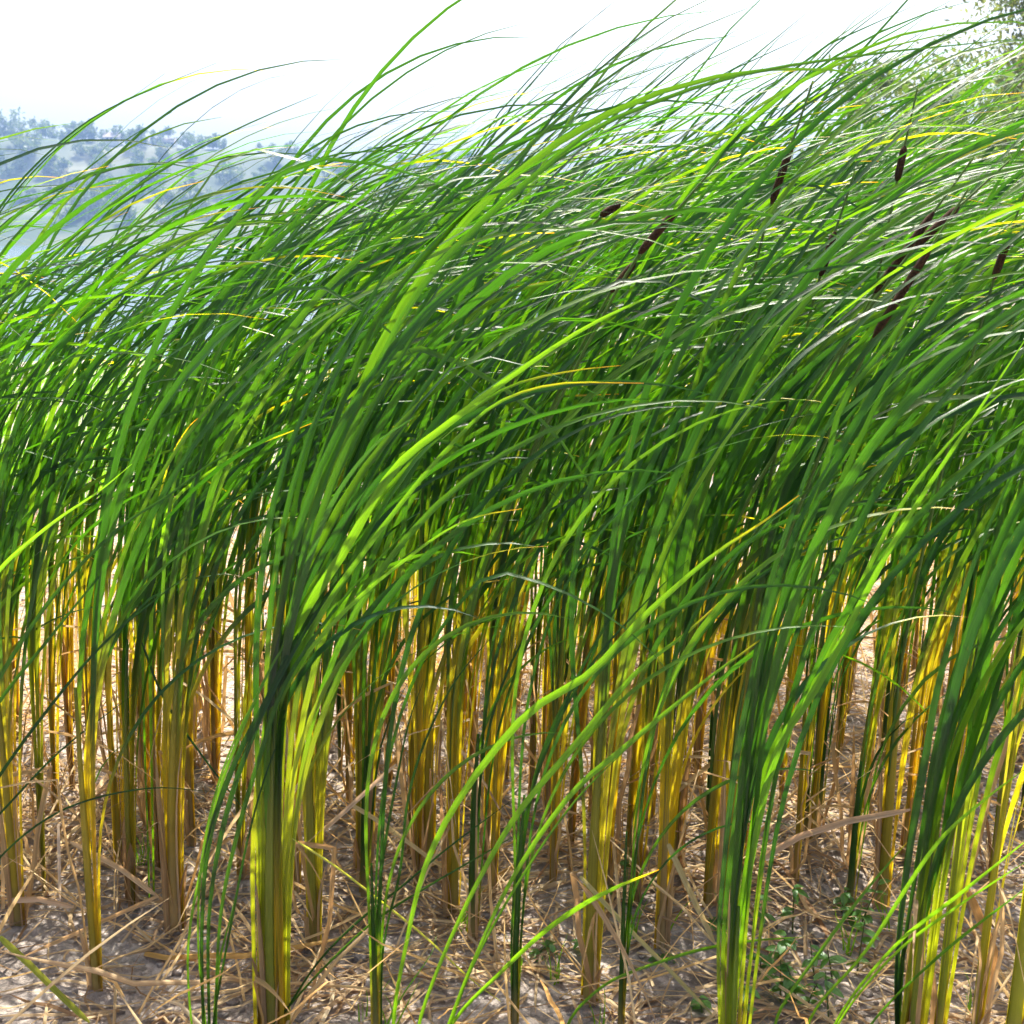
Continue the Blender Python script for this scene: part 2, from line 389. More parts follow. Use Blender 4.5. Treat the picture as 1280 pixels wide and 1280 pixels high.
def make_plant(bx, by, nleaf, Lr, r=0.012, yel_h=0.45, wind=1.0, w0=0.013, dead=1, stem_h=0.5, label=None, group=None, cat='cattail',
               seed=None, ncol=3, low=YEL, tau_add=0.0, sheaths=1, young=False, name='cattail_plant', nseg=22, greens=None, tanbase=0.0, azb=0.0, spread=None):
    spread = spread or r
    z0 = float(ground_z(bx, by)); org = np.array((bx, by, z0))
    root = empty(name, org); tag(root, label, cat, group)
    phi = random.gauss(0, 0.55); fan = np.array((math.cos(phi), math.sin(phi)))
    lean = random.uniform(0.0, 0.12)
    if not young: build_stem(root, org, fan, r, stem_h, yel_h, lean, low, G_MID, tanbase)
    for k in range(nleaf):
        sg = 1 if k % 2 else -1; lev = (k // 2 + 0.5) / max(1, nleaf / 2)      # 0 outer .. 1 inner
        off = spread * (1.25 - 0.85 * lev) * sg
        b = org + np.array((fan[0] * off, fan[1] * off, -0.02)) + np.array((0, 0, 0.10 * lev if not young else 0))
        L = random.uniform(*Lr) * (0.80 + 0.2 * lev if random.random() < 0.8 else 0.55)
        s0 = random.uniform(0.25, 0.55) * min(1, L / 1.8)
        P, d, s = wind_path(b, L, fan * sg, random.uniform(0.02, 0.14) * (1.25 - lev), random.uniform(0.0, 0.06) + tau_add + lean * 0.3,
                            wind * random.uniform(1.3, 1.95), s0, azb + random.gauss(0, 0.18), nseg, random.uniform(1.35, 1.95), 0.05 * random.random())
        g = rand_green() if greens is None else greens()
        yh = max(0.02, yel_h * random.uniform(0.75, 1.25))
        tip = random.uniform(0.03, 0.10) if random.random() < 0.13 else 0
        a0 = math.pi / 2 - phi + random.gauss(0, 0.3)
        a1 = random.gauss(0.75, 0.7) if random.random() < 0.7 else random.uniform(-1.4, 1.4)
        ang = a0 + (a1 - a0) * sstep(0.2, 0.9, s / L)
        add_leaf(root, org, P, d, s, w0 * random.uniform(0.8, 1.2), leaf_cols(s, L, g, yh, tip, low), ang, ncol)
    for k in range(sheaths):
        build_sheath(root, fan, r, random.uniform(0.08, 0.42), 1 if random.random() < .5 else -1, mixc(STRAW, BROWN, random.random() * 0.6))
    for k in range(dead):
        a = random.uniform(0, 6.28)
        dead_leaf(root, org, org + np.array((math.cos(a) * r, math.sin(a) * r, -0.01)), random.uniform(0.10, 0.5), random.uniform(0, 6.28), random.uniform(0.005, 0.012))
    return root, org, fan

# ---- leaves traced from the photograph, at their own plant's distance
def catmull(pts, n):
    pts = np.asarray(pts, float); k = len(pts)
    seg = np.concatenate([[0], np.cumsum(np.linalg.norm(np.diff(pts, axis=0), axis=1) ** 0.5)])
    tt = np.linspace(0, seg[-1], n); out = np.zeros((n, pts.shape[1]))
    m = np.gradient(pts, seg, axis=0)
    for q, t in enumerate(tt):
        i = min(np.searchsorted(seg, t, side='right') - 1, k - 2); h = seg[i + 1] - seg[i]; u = (t - seg[i]) / h
        out[q] = (2*u**3-3*u**2+1)*pts[i] + (u**3-2*u**2+u)*h*m[i] + (-2*u**3+3*u**2)*pts[i+1] + (u**3-u**2)*h*m[i+1]
    return out
def px_leaf(root, org, pix, wpx, green=None, drift=0.1, face=1.2, twist=0.0, tip=0.0, yel_h=0.0, n=30, from_base=True, mat='leaf', dryc=None, name='leaf', taper=0.55, low=YEL):
    Y0 = org[1]; m = len(pix)
    pts = [on_y(px, py, Y0 + drift * (q / (m - 1)) ** 1.3) for q, (px, py) in enumerate(pix)]
    if from_base:
        b0 = org + np.array((0, 0, -0.02)); b0[0] += np.clip((pts[0][0] - org[0]) * 0.5, -.04, .04); b0[1] += random.gauss(0, .008); pts = [b0] + pts
    P = catmull(pts, n)
    d = np.gradient(P, axis=0); d /= np.linalg.norm(d, axis=1)[:, None] + 1e-9
    s = np.concatenate([[0], np.cumsum(np.linalg.norm(np.diff(P, axis=0), axis=1))]); L = s[-1]
    w0 = 0.60 * wpx * m_per_px(Y0) / max(0.45, abs(math.sin(face)))
    v = s / L
    wd = np.maximum(w0 * np.clip((1 - v) / taper, 0, 1) ** 0.7 * (0.50 + 0.50 * sstep(.15, .75, s)), 0.0008)
    if not from_base: wd = np.maximum(wd * np.clip(v / 0.08 + 0.35, 0, 1), 0.0008)
    ang = face + twist * (v - 0.4)
    g = rand_green() if green is None else np.asarray(green)
    cols = leaf_cols(s, L, g, yel_h, tip, low) if yel_h > 0 else mixc(np.tile(g, (n, 1)), np.tile(g, (n, 1)), 0 * s)
    if yel_h <= 0 and tip > 0:
        cols = mixc(cols, (0.38, 0.36, 0.02), sstep(1 - tip * 1.6, 1 - tip * 0.7, v)); cols = mixc(cols, ORANGE, sstep(1 - tip * 0.6, 1.0, v))
    if dryc is not None: cols = np.tile(np.asarray(dryc), (n, 1)) * (1 + 0.15 * np.sin(v * 9)[:, None])
    V, Fc, C, U = blade_geo(P - org, side_from(d, ang), wd, 0.15 + 0.5 * (1 - sstep(0.1, 0.5, s)), cols, 5)
    return mesh_obj(name, V, Fc, M[mat], root, C, U)

BR = (0.075, 0.185, 0.012); BR2 = (0.105, 0.235, 0.014); DK = (0.013, 0.047, 0.007); MD = (0.028, 0.085, 0.008); BL = (0.017, 0.056, 0.020)
# hero plants: base pixel, procedural leaves, traced leaves (pixels, width px, options)
HERO = []
def hero(px, py, label, auto, leaves): HERO.append((px, py, label, auto, leaves))

hero(340, 1292, 'thick cattail bundle of broad bent blades, olive stem split into upright strips',
     dict(nleaf=14, spread=.026, Lr=(1.7, 2.1), r=0.0100, yel_h=0.55, w0=0.0122, dead=1, stem_h=0.7, sheaths=3, low=(0.22, 0.25, 0.03), ncol=5, wind=1.0),
     [([(345, 860), (372, 780), (430, 690), (494, 585), (560, 530), (640, 470), (740, 405), (860, 350)], 22, dict(green=BR2, yel_h=.3, face=1.35, drift=-.05)),
      ([(338, 880), (375, 760), (425, 690), (494, 600), (580, 520), (640, 482), (720, 463), (776, 457)], 16, dict(green=BR, tip=.08, yel_h=.3)),
      ([(350, 880), (400, 770), (470, 670), (560, 560), (620, 505), (690, 481), (805, 479)], 14, dict(green=BR, tip=.1, drift=-.1, yel_h=.3)),
      ([(345, 900), (375, 830), (440, 755), (500, 705), (560, 662), (600, 645), (652, 636)], 12, dict(green=BR2, tip=.05, drift=-.15, yel_h=.3)),
      ([(342, 860), (352, 760), (372, 660), (430, 500), (470, 400), (560, 290), (650, 195), (740, 112), (830, 55), (950, 4)], 15, dict(green=MD, yel_h=.4, face=1.0)),
      ([(350, 870), (365, 760), (398, 650), (440, 540), (494, 412), (550, 330), (662, 225), (737, 165), (800, 135), (912, 97), (1062, 71), (1290, 47)], 12, dict(green=MD, yel_h=.4, face=1.25, drift=-.1, taper=.4)),
      ([(340, 850), (360, 720), (395, 600), (440, 470), (500, 360), (575, 265), (640, 215), (720, 150)], 16, dict(green=BL, yel_h=.4)),
      ([(352, 860), (372, 740), (410, 620), (470, 500), (540, 390), (640, 290), (700, 245), (790, 205)], 15, dict(green=MD, yel_h=.4, face=.9)),
      ([(347, 860), (358, 700), (385, 560), (430, 440), (490, 330), (560, 250), (600, 215)], 14, dict(green=DK, yel_h=.4)),
      ([(355, 880), (390, 760), (440, 640), (520, 500), (600, 400), (700, 330), (800, 290), (900, 270)], 15, dict(green=BL, yel_h=.4, drift=.2)),
      ([(350, 880), (365, 780), (390, 690), (420, 620), (470, 555), (520, 520)], 20, dict(green=BL, yel_h=.4, face=1.4, drift=-.2)),
      ([(349, 880), (380, 770), (430, 660), (500, 540), (590, 430), (680, 360), (760, 320)], 14, dict(green=MD, yel_h=.4, drift=.1))])
hero(262, 1330, 'dense fan of dark green cattail blades without stem beside the thick bundle',
     dict(nleaf=0, Lr=(1, 1), r=0.0079, yel_h=0, young=True, dead=0, sheaths=0),
     [([(240, 1280), (236, 1175), (259, 1055), (277, 980), (319, 875), (350, 815), (420, 720)], 11, dict(green=BR)),
      ([(255, 1280), (253, 1150), (262, 1050), (292, 957), (337, 867), (375, 790), (450, 690)], 16, dict(green=DK)),
      ([(262, 1280), (262, 1140), (280, 1030), (312, 930), (348, 850), (400, 760), (480, 660)], 15, dict(green=DK)),
      ([(270, 1280), (277, 1137), (300, 1030), (326, 942), (356, 856), (420, 760), (520, 650)], 13, dict(green=MD)),
      ([(266, 1290), (290, 1150), (312, 1040), (335, 960), (360, 900)], 10, dict(green=DK)),
      ([(258, 1290), (248, 1180), (252, 1080), (270, 990), (300, 910), (345, 830)], 9, dict(green=BR)),
      ([(268, 1290), (275, 1200), (290, 1140), (292, 1120)], 15, dict(green=BR))])
hero(120, 1224, 'single straight yellow cattail stem with a green strip, footed in cracked mud',
     dict(nleaf=8, Lr=(1.7, 2.2), r=0.0099, yel_h=0.55, dead=1, stem_h=0.62, sheaths=1, w0=0.0106), [])
hero(22, 1142, 'yellow cattail stem wrapped in a torn tan sheath near the shoreline side',
     dict(nleaf=7, Lr=(1.7, 2.1), r=0.0099, yel_h=0.5, dead=2, stem_h=0.55, sheaths=3, w0=0.0106), [])
hero(219, 1152, 'yellow cattail stem with brown rotting sheath at its foot',
     dict(nleaf=9, Lr=(1.8, 2.3), r=0.0132, yel_h=0.5, dead=2, stem_h=0.6, sheaths=3, w0=0.0114, tanbase=.5), [])
hero(150, 1085, 'pair of slim yellow cattail stems behind the straight yellow stem',
     dict(nleaf=7, Lr=(1.8, 2.2), r=0.0086, yel_h=0.5, dead=1, stem_h=0.6, sheaths=1), [])
hero(392, 1172, 'olive cattail stem with drooping pale dead leaves right behind the thick bundle',
     dict(nleaf=8, Lr=(1.9, 2.4), r=0.0106, yel_h=0.45, dead=3, stem_h=0.6, sheaths=2, low=(.28, .27, .035)), [])
hero(455, 1085, 'dark olive cattail clump with tightly packed upright blades',
     dict(nleaf=11, Lr=(1.9, 2.4), r=0.0145, yel_h=0.42, dead=2, stem_h=0.6, sheaths=2, w0=0.0122, low=(.30, .26, .03)), [])
hero(470, 1296, 'slim dark green shoot with low arching side leaves and one bleached bent leaf',
     dict(nleaf=4, Lr=(1.0, 1.5), r=0.0053, yel_h=0.12, dead=0, stem_h=0.35, sheaths=0, w0=0.0091, low=(.15, .2, .03)),
     [([(470, 1200), (478, 1080), (495, 980), (512, 900), (530, 850)], 11, dict(green=DK)),
      ([(480, 1180), (500, 1090), (510, 1000), (530, 930), (570, 850), (620, 790)], 9, dict(green=DK)),
      ([(350, 1275), (400, 1200), (450, 1150), (500, 1110), (560, 1060), (640, 1000)], 9, dict(green=DK, from_base=False)),
      ([(340, 1282), (400, 1215), (470, 1150), (540, 1105), (600, 1070), (660, 1035)], 9, dict(green=MD, from_base=False)),
      ([(365, 1048), (415, 1080), (470, 1122), (530, 1170), (590, 1225), (640, 1262)], 9, dict(green=(.34, .36, .14), from_base=False))])
hero(590, 1172, 'dark green shoot with slender crossing leaves on a maroon-brown foot',
     dict(nleaf=5, Lr=(1.2, 1.7), r=0.0086, yel_h=0.10, dead=1, stem_h=0.45, sheaths=1, w0=0.0091, low=(.12, .15, .03)), [])
hero(505, 1352, 'leaning spray of long bright green blades, one ending in an orange tip',
     dict(nleaf=0, Lr=(1, 1), r=0.0066, yel_h=0, young=True, dead=0, sheaths=0),
     [([(492, 1280), (509, 1175), (531, 1085), (572, 1002), (662, 890), (737, 842), (800, 775), (894, 692), (950, 655), (999, 619)], 16, dict(green=BR2, tip=.08, face=1.35, taper=.35)),
      ([(524, 1280), (550, 1205), (595, 1107), (647, 1017), (720, 930), (800, 836), (856, 793), (914, 739)], 15, dict(green=BR2, tip=.07, face=1.35, drift=.2, taper=.35)),
      ([(561, 1280), (595, 1194), (644, 1092), (719, 987), (775, 939), (880, 852), (930, 815), (976, 780)], 12, dict(green=BR2, tip=.07, taper=.35)),
      ([(565, 1280), (625, 1216), (681, 1164), (730, 1130), (775, 1107), (824, 1087)], 16, dict(green=BR2, tip=.07, face=1.4, taper=.3, drift=-.1)),
      ([(560, 1290), (590, 1210), (650, 1100), (720, 1000), (800, 920)], 9, dict(green=BR)),
      ([(480, 1295), (500, 1250), (540, 1190), (545, 1170)], 8, dict(green=BR))])
hero(643, 1292, 'thin dark green upright shoot crossed by the bright leaning blades',
     dict(nleaf=4, Lr=(1.2, 1.7), r=0.0059, yel_h=0.05, dead=0, stem_h=0.45, sheaths=0, w0=0.0091, low=(.06, .12, .02)),
     [([(648, 1160), (655, 1050), (675, 950), (715, 860), (770, 760), (840, 660)], 10, dict(green=DK)),
      ([(640, 1160), (652, 1040), (690, 920), (740, 830), (800, 760), (860, 700)], 9, dict(green=DK))])
hero(736, 1252, 'stout olive yellow cattail stem with frayed tan sheath at the foot',
     dict(nleaf=9, Lr=(1.9, 2.4), r=0.0119, yel_h=0.5, dead=2, stem_h=0.6, sheaths=2, w0=0.0114, low=(.30, .27, .03)), [])
hero(775, 1290, 'thin dark green shoot with narrow spreading leaves left of the striped flat fan',
     dict(nleaf=6, Lr=(1.1, 1.6), r=0.0059, yel_h=0.05, dead=0, stem_h=0.4, sheaths=0, w0=0.0084, low=(.06, .12, .02)), [])
hero(826, 1182, 'yellow green cattail stem with bleached grey lower sheath',
     dict(nleaf=8, Lr=(1.9, 2.3), r=0.0106, yel_h=0.5, dead=2, stem_h=0.6, sheaths=2, tanbase=.8), [])
hero(700, 1330, 'low arching pale green leaf sweeping over the mud',
     dict(nleaf=0, Lr=(1, 1), r=0.0066, yel_h=0, young=True, dead=0, sheaths=0),
     [([(710, 1280), (756, 1231), (820, 1204), (880, 1186), (940, 1176), (1006, 1171)], 13, dict(green=BR, taper=.4, face=1.4))])
hero(913, 1325, 'flat striped fan of dark parallel blades on a pale lime stem',
     dict(nleaf=8, spread=.022, Lr=(1.7, 2.1), r=0.0080, yel_h=0.22, dead=0, stem_h=0.30, sheaths=3, w0=0.0129, low=(.24, .33, .03), ncol=5),
     [([(898, 1180), (905, 1080), (920, 950), (940, 850), (961, 737), (1002, 610), (1040, 520), (1081, 456), (1137, 400)], 14, dict(green=BL, yel_h=.2, low=(.24, .33, .03))),
      ([(904, 1180), (915, 1060), (935, 930), (965, 800), (1000, 680), (1030, 590), (1055, 500), (1110, 430), (1175, 330), (1290, 205)], 17, dict(green=MD, yel_h=.2, low=(.24, .33, .03), face=1.35)),
      ([(912, 1180), (922, 1060), (945, 930), (985, 790), (1030, 660), (1070, 560), (1130, 440), (1190, 350), (1290, 255)], 16, dict(green=MD, yel_h=.2, low=(.24, .33, .03))),
      ([(920, 1180), (935, 1070), (962, 940), (1002, 880), (1062, 760), (1126, 632), (1197, 542), (1290, 458)], 15, dict(green=BR, yel_h=.2, low=(.24, .33, .03), face=1.35)),
      ([(926, 1180), (942, 1060), (975, 930), (1020, 860), (1119, 674), (1224, 512), (1290, 412)], 17, dict(green=BR, yel_h=.2, low=(.24, .33, .03), face=1.35, drift=-.1)),
      ([(916, 1170), (932, 1030), (958, 900), (1000, 780), (1036, 665), (1075, 590), (1130, 510), (1210, 452)], 11, dict(green=BL, yel_h=.2, low=(.24, .33, .03)))])
hero(1135, 1325, 'heavy clump of broad dark blades leaning over lime and ochre stems',
     dict(nleaf=8, spread=.026, Lr=(1.7, 2.1), r=0.0090, yel_h=0.3, dead=1, stem_h=0.4, sheaths=3, w0=0.0137, low=(.26, .30, .03), ncol=5),
     [([(1122, 1200), (1135, 1080), (1155, 960), (1172, 860), (1212, 719), (1242, 644), (1290, 540)], 17, dict(green=BL, face=1.3)),
      ([(1130, 1190), (1150, 1060), (1168, 940), (1190, 850), (1225, 740), (1258, 660), (1300, 600)], 12, dict(green=DK)),
      ([(1140, 1190), (1165, 1060), (1185, 960), (1215, 860), (1250, 770), (1300, 680)], 14, dict(green=BL)),
      ([(1146, 1200), (1180, 1050), (1205, 960), (1240, 850), (1300, 740)], 15, dict(green=MD)),
      ([(1128, 1200), (1160, 1100), (1186, 1030), (1205, 950), (1240, 880), (1300, 800)], 14, dict(green=MD, face=1.35)),
      ([(1120, 1220), (1130, 1100), (1148, 980), (1170, 870), (1196, 780)], 12, dict(green=DK)),
      ([(1124, 1230), (1140, 1120), (1158, 1010), (1184, 890), (1214, 790), (1262, 680)], 13, dict(green=DK))])
hero(1172, 1300, 'upright lime green stem flanking the heavy dark clump',
     dict(nleaf=6, Lr=(1.9, 2.3), r=0.0092, yel_h=0.4, dead=0, stem_h=0.5, sheaths=1, low=(.30, .34, .03)), [])
hero(1000, 1345, 'spray of low arching green leaves rising between the striped fan and the heavy clump',
     dict(nleaf=0, Lr=(1, 1), r=0.0066, yel_h=0, young=True, dead=0, sheaths=0),
     [([(969, 1280), (1025, 1190), (1081, 1115), (1137, 1049)], 12, dict(green=BR, tip=.04, taper=.4)),
      ([(1010, 1280), (1081, 1190), (1175, 1050), (1230, 1000), (1290, 955)], 11, dict(green=BR2, taper=.4, drift=-.1)),
      ([(1044, 1280), (1119, 1182), (1194, 1122), (1290, 1045)], 11, dict(green=BR2, drift=-.2, taper=.4)),
      ([(1048, 1280), (1119, 1192), (1194, 1135), (1290, 1072)], 9, dict(green=BR2, drift=-.15, taper=.4)),
      ([(1089, 1280), (1175, 1194), (1290, 1104)], 9, dict(green=MD, drift=-.25, taper=.4))])
hero(1215, 1320, 'bright yellow cattail stem with an orange streak and folded brown dead leaf',
     dict(nleaf=6, Lr=(1.8, 2.2), r=0.0092, yel_h=0.75, dead=2, stem_h=0.6, sheaths=2, low=(.44, .39, .03), wind=.8), [])
hero(1262, 1330, 'cluster of lime yellow cattail stems beyond the bright yellow stem',
     dict(nleaf=9, Lr=(1.8, 2.3), r=0.0145, yel_h=0.5, dead=1, stem_h=0.6, sheaths=1, low=(.36, .36, .03), wind=.8), [])
hero(-110, 1250, 'cattail whose long low green leaves sweep in over the yellow stems',
     dict(nleaf=2, Lr=(1.6, 2.0), r=0.0092, yel_h=0.3, dead=0, stem_h=0.5, sheaths=1),
     [([(-60, 960), (0, 846), (67, 745), (150, 659), (214, 617), (262, 580), (311, 554), (356, 518)], 11, dict(green=MD)),
      ([(-50, 960), (0, 876), (60, 800), (112, 735), (150, 690), (176, 652)], 11, dict(green=MD, tip=.05)),
      ([(-50, 1050), (0, 969), (49, 901), (127, 807), (200, 745), (268, 694)], 9, dict(green=DK)),
      ([(-60, 1080), (0, 1017), (75, 939), (172, 864)], 8, dict(green=DK)),
      ([(-60, 800), (0, 712), (37, 677), (75, 647), (124, 614), (165, 580)], 13, dict(green=BR2, face=1.4, drift=-.2)),
      ([(-60, 1160), (0, 1072), (56, 1025), (105, 1002), (190, 985), (270, 990)], 7, dict(green=DK))])
hero(-190, 1130, 'tall cattail whose blades stand out singly against the bright sky over the hill',
     dict(nleaf=4, Lr=(1.9, 2.2), r=0.0106, yel_h=0.4, dead=0, stem_h=0.5, sheaths=1),
     [([(-120, 560), (-60, 370), (0, 259), (56, 195), (112, 150), (150, 129), (206, 105), (270, 79)], 9, dict(green=DK, yel_h=.4)),
      ([(-120, 540), (-55, 360), (0, 265), (60, 196), (118, 150), (161, 124), (206, 92)], 7, dict(green=DK, yel_h=.4)),
      ([(-110, 600), (-40, 400), (0, 319), (75, 240), (150, 180), (215, 140)], 11, dict(green=MD, yel_h=.4)),
      ([(-90, 650), (-30, 460), (0, 394), (112, 278), (225, 199), (310, 155), (397, 118)], 13, dict(green=MD, yel_h=.4)),
      ([(-110, 620), (-30, 440), (20, 350), (100, 290), (160, 265)], 9, dict(green=MD, yel_h=.4, tip=.06))])
hero(165, 1120, 'dark bushy cattail with yellow-tipped leaf and blades fanning right at mid height',
     dict(nleaf=8, Lr=(1.8, 2.2), r=0.0119, yel_h=0.4, dead=2, stem_h=0.6, sheaths=2, low=(.28, .25, .03)),
     [([(190, 760), (202, 680), (214, 630), (262, 590), (319, 557), (350, 545), (405, 523)], 10, dict(green=BR2, tip=.12, drift=-.25)),
      ([(180, 740), (195, 640), (215, 570), (235, 535), (252, 519)], 8, dict(green=BR, tip=.2, drift=-.2)),
      ([(176, 800), (206, 875), (262, 957), (319, 1029)], 9, dict(green=BL, from_base=False, drift=-.1))])
for q, (px, py, label, auto, leaves) in enumerate(HERO):
    b = on_ground(px, py)
    root, org, fan = make_plant(b[0], b[1], label=label, **auto)
    for pix, wpx, kw in leaves: px_leaf(root, org, pix, wpx, **kw)

# ---- cattails with brown seed spikes
SPIKES = [
    ((1090, 424), (1165, 307), 2.34, 'cattail with a long thin dark seed spike, lowest of the three crossing spikes'),
    ((1092, 368), (1168, 264), 2.42, 'cattail with a brown seed spike tapering between two other crossing spikes'),
    ((1143, 309), (1199, 258), 2.38, 'cattail with a dark seed spike leaning furthest toward the tree'),
    ((798, 318), (846, 263), 2.40, 'cattail with a short stout brown seed spike above a bright yellow-green blade'),
    ((763, 366), (794, 328), 2.46, 'cattail with a half hidden small seed spike below the stout one'),
    ((964, 256), (991, 176), 2.6, 'cattail with an upright seed spike broken up by crossing leaves'),
    ((1121, 227), (1131, 182), 2.7, 'cattail with a short steep seed spike high among glossy leaves'),
    ((1242, 350), (1262, 294), 2.46, 'cattail with a steep dark seed spike beside the broad striped-fan blades'),
    ((1025, 346), (1044, 289), 2.5, 'cattail with a slim seed spike buried deep in dark leaves'),
    ((750, 270), (776, 254), 2.6, 'cattail with only the tip of its brown seed spike showing'),
]
for (a, b, Y, label) in SPIKES:
    A, B = on_y(*a, Y), on_y(*b, Y)
    dx = B - A; run = dx[0] / max(dx[2], .05)
    bx = A[0] - 0.28 * run * A[2] - 0.03
    root, org, fan = make_plant(bx, Y, 5, (1.7, 2.1), r=0.013, yel_h=0.5, label=label, group='cattails carrying seed spikes', cat='cattail')
    pts = np.array([org + (0, 0, -.02), org + np.array((0.03 * run, 0, A[2] * .45)), A, B, B + dx / np.linalg.norm(dx) * 0.12])
    Pst = catmull(pts, 16) - org
    V, Fc, C, U = tube_geo(Pst, np.linspace(0.0045, 0.0022, 16), np.tile(np.array((.10, .17, .03)), (16, 1)), 6)
    st = mesh_obj('flower_stalk', V, Fc, M['stem'], root, C, U)
    t = np.linspace(0, 1, 12); Psp = (A[None, :] + dx[None, :] * t[:, None]) - org
    rs = 0.0080 * np.interp(t, [0, .06, .2, .8, .95, 1], [.25, .75, 1, 1, .8, .25])
    V, Fc, C, U = tube_geo(Psp, rs, np.tile(np.array((.1, .04, .01)), (12, 1)), 10)
    mesh_obj('seed_spike', V, Fc, M['spike'], st, C, U)

# ---- the stand behind: some 220 individual cattails
SHORT = {340: 'thick bundle', 262: 'stemless dark fan', 120: 'straight yellow stem', 22: 'torn-sheath stem', 219: 'brown-footed stem', 392: 'drooping-leaf stem',
         455: 'dark olive clump', 470: 'slim arching shoot', 590: 'maroon-footed shoot', 736: 'stout olive stem', 826: 'grey-sheathed stem',
         913: 'striped flat fan', 1135: 'heavy dark clump', 1215: 'bright yellow stem', 1262: 'lime stem cluster'}
SK = sorted(SHORT)
def where(x, y, z=0.0):
    px, _ = to_px((x, y, z))
    if px < 0: return 'lakeward of the ' + SHORT[22]
    if px > 1275: return 'beyond the ' + SHORT[1262]
    k = min(SK, key=lambda q: abs(q - px))
    if abs(k - px) < 16: return 'straight behind the ' + SHORT[k]
    a = max([q for q in SK if q <= px], default=None); b = min([q for q in SK if q > px], default=None)
    if a is None: return 'beside the ' + SHORT[b]
    if b is None: return 'beside the ' + SHORT[a]
    return 'between %s and %s' % (SHORT[a], SHORT[b])
NUM = ('no', 'one', 'two', 'three')
def row(y): return 'front rows' if y < 3.0 else ('middle rows' if y < 3.9 else 'back rows')
placed = [tuple(on_ground(h[0], h[1])[:2]) for h in HERO]
LAB_A = ('green cattail with yellow stem in the dense wind-bent stand', 'cattails of the wind-bent stand')
LAB_B = ('slim all-green cattail shoot without yellow stem among the taller plants', 'young green cattail shoots')
cnt = 0; tries = 0
while cnt < 262 and tries < 20000:
    tries += 1
    y = 2.42 + 2.5 * random.random() ** 1.1
    half = math.tan(R(FOV / 2)) * (y * CP + 1.0 * SP)
    x = random.uniform(-half - 1.35, half + 0.3)
    pxx, pyy = to_px((x, y, 0))
    depth_lim = np.interp(pxx, [-500, 150, 420, 1280], [3.7, 3.6, 3.75, 4.1])
    if y > depth_lim: continue
    if any((x - a) ** 2 + (y - b) ** 2 < 0.075 ** 2 for a, b in placed): continue
    placed.append((x, y))
    hf = np.interp(pxx, [-500, -250, 0, 200, 640, 1280], [0.79, 0.83, 0.90, 0.94, 0.95, 0.97])
    if random.random() < 0.14:
        make_plant(x, y, random.randint(4, 6), (1.0 * hf, 1.7 * hf), r=0.008, yel_h=0.06, w0=0.010, dead=0, stem_h=0.35, sheaths=0, label='slim all-green shoot in the %s, %s' % (row(y), where(x, y)), group=LAB_B[1], low=(.08, .14, .02), nseg=12)
    else:
        far = y > 3.9
        kind = random.random(); nd = random.choice((1, 2, 2, 3, 3))
        lowc, word = (mixc(YEL, (.38, .31, .03), random.random() * .6), 'yellow') if kind < .5 else ((mixc((.36, .25, .035), (.40, .29, .03), random.random()), 'ochre') if kind < .8 else (mixc((.24, .24, .03), (.20, .22, .03), random.random()), 'olive'))
        make_plant(x, y, random.randint(8, 10) if far else random.randint(8, 11), (1.85 * hf, 2.5 * hf), r=random.uniform(.0042, .0072), yel_h=random.uniform(.36, .58), w0=random.uniform(.0075, .0115),
                   dead=nd, stem_h=random.uniform(.5, .65), sheaths=random.choice((0, 1, 1, 2)), label='%s-stemmed cattail with %s dead %s, %s, %s' % (word, NUM[nd], 'leaf' if nd == 1 else 'leaves', row(y), where(x, y)), group=LAB_A[1], low=tuple(lowc), nseg=17 if far else 22,
                   tanbase=random.random() * .7)
    cnt += 1

# ---- the far rows of the stand: nobody could count them
so = Soup()
def far_reed(x, y, n, Lr):
    z0 = float(ground_z(x, y))
    for k in range(n):
        L = random.uniform(*Lr); ph = random.uniform(0, 6.28); fan = np.array((math.cos(ph), math.sin(ph)))
        P, d, s = wind_path((x + random.gauss(0, .02), y + random.gauss(0, .02), z0 - .02), L, fan, random.uniform(.02, .12), random.uniform(0, .06), random.uniform(.9, 1.5), random.uniform(.3, .6), random.gauss(0, .25), 9, 1.25)
        so.add(*blade_geo(P, side_from(d, np.linspace(random.uniform(0, 3), random.gauss(.7, .7), 9)), leaf_width(s, L, random.uniform(.008, .012)), np.full(9, .3), leaf_cols(s, L, rand_green(), random.uniform(.25, .5)), 3))
for k in range(36):      # back rows of this stand
    y = random.uniform(4.0, 4.7); half = math.tan(R(FOV / 2)) * y + .2
    x = random.uniform(-half * .3, half); far_reed(x, y, 10, (1.9, 2.6))
for k in range(150):     # a second stand beyond the open strip of sand
    y = random.uniform(8.0, 10.5); half = math.tan(R(FOV / 2)) * y + .2
    x = random.uniform(-1.4, half); far_reed(x, y, 8, (1.9, 2.6))
tag(so.build('distant_reeds', M['leaf']), 'mass of far reed leaves filling the back of the stand', 'reeds', kind='stuff')

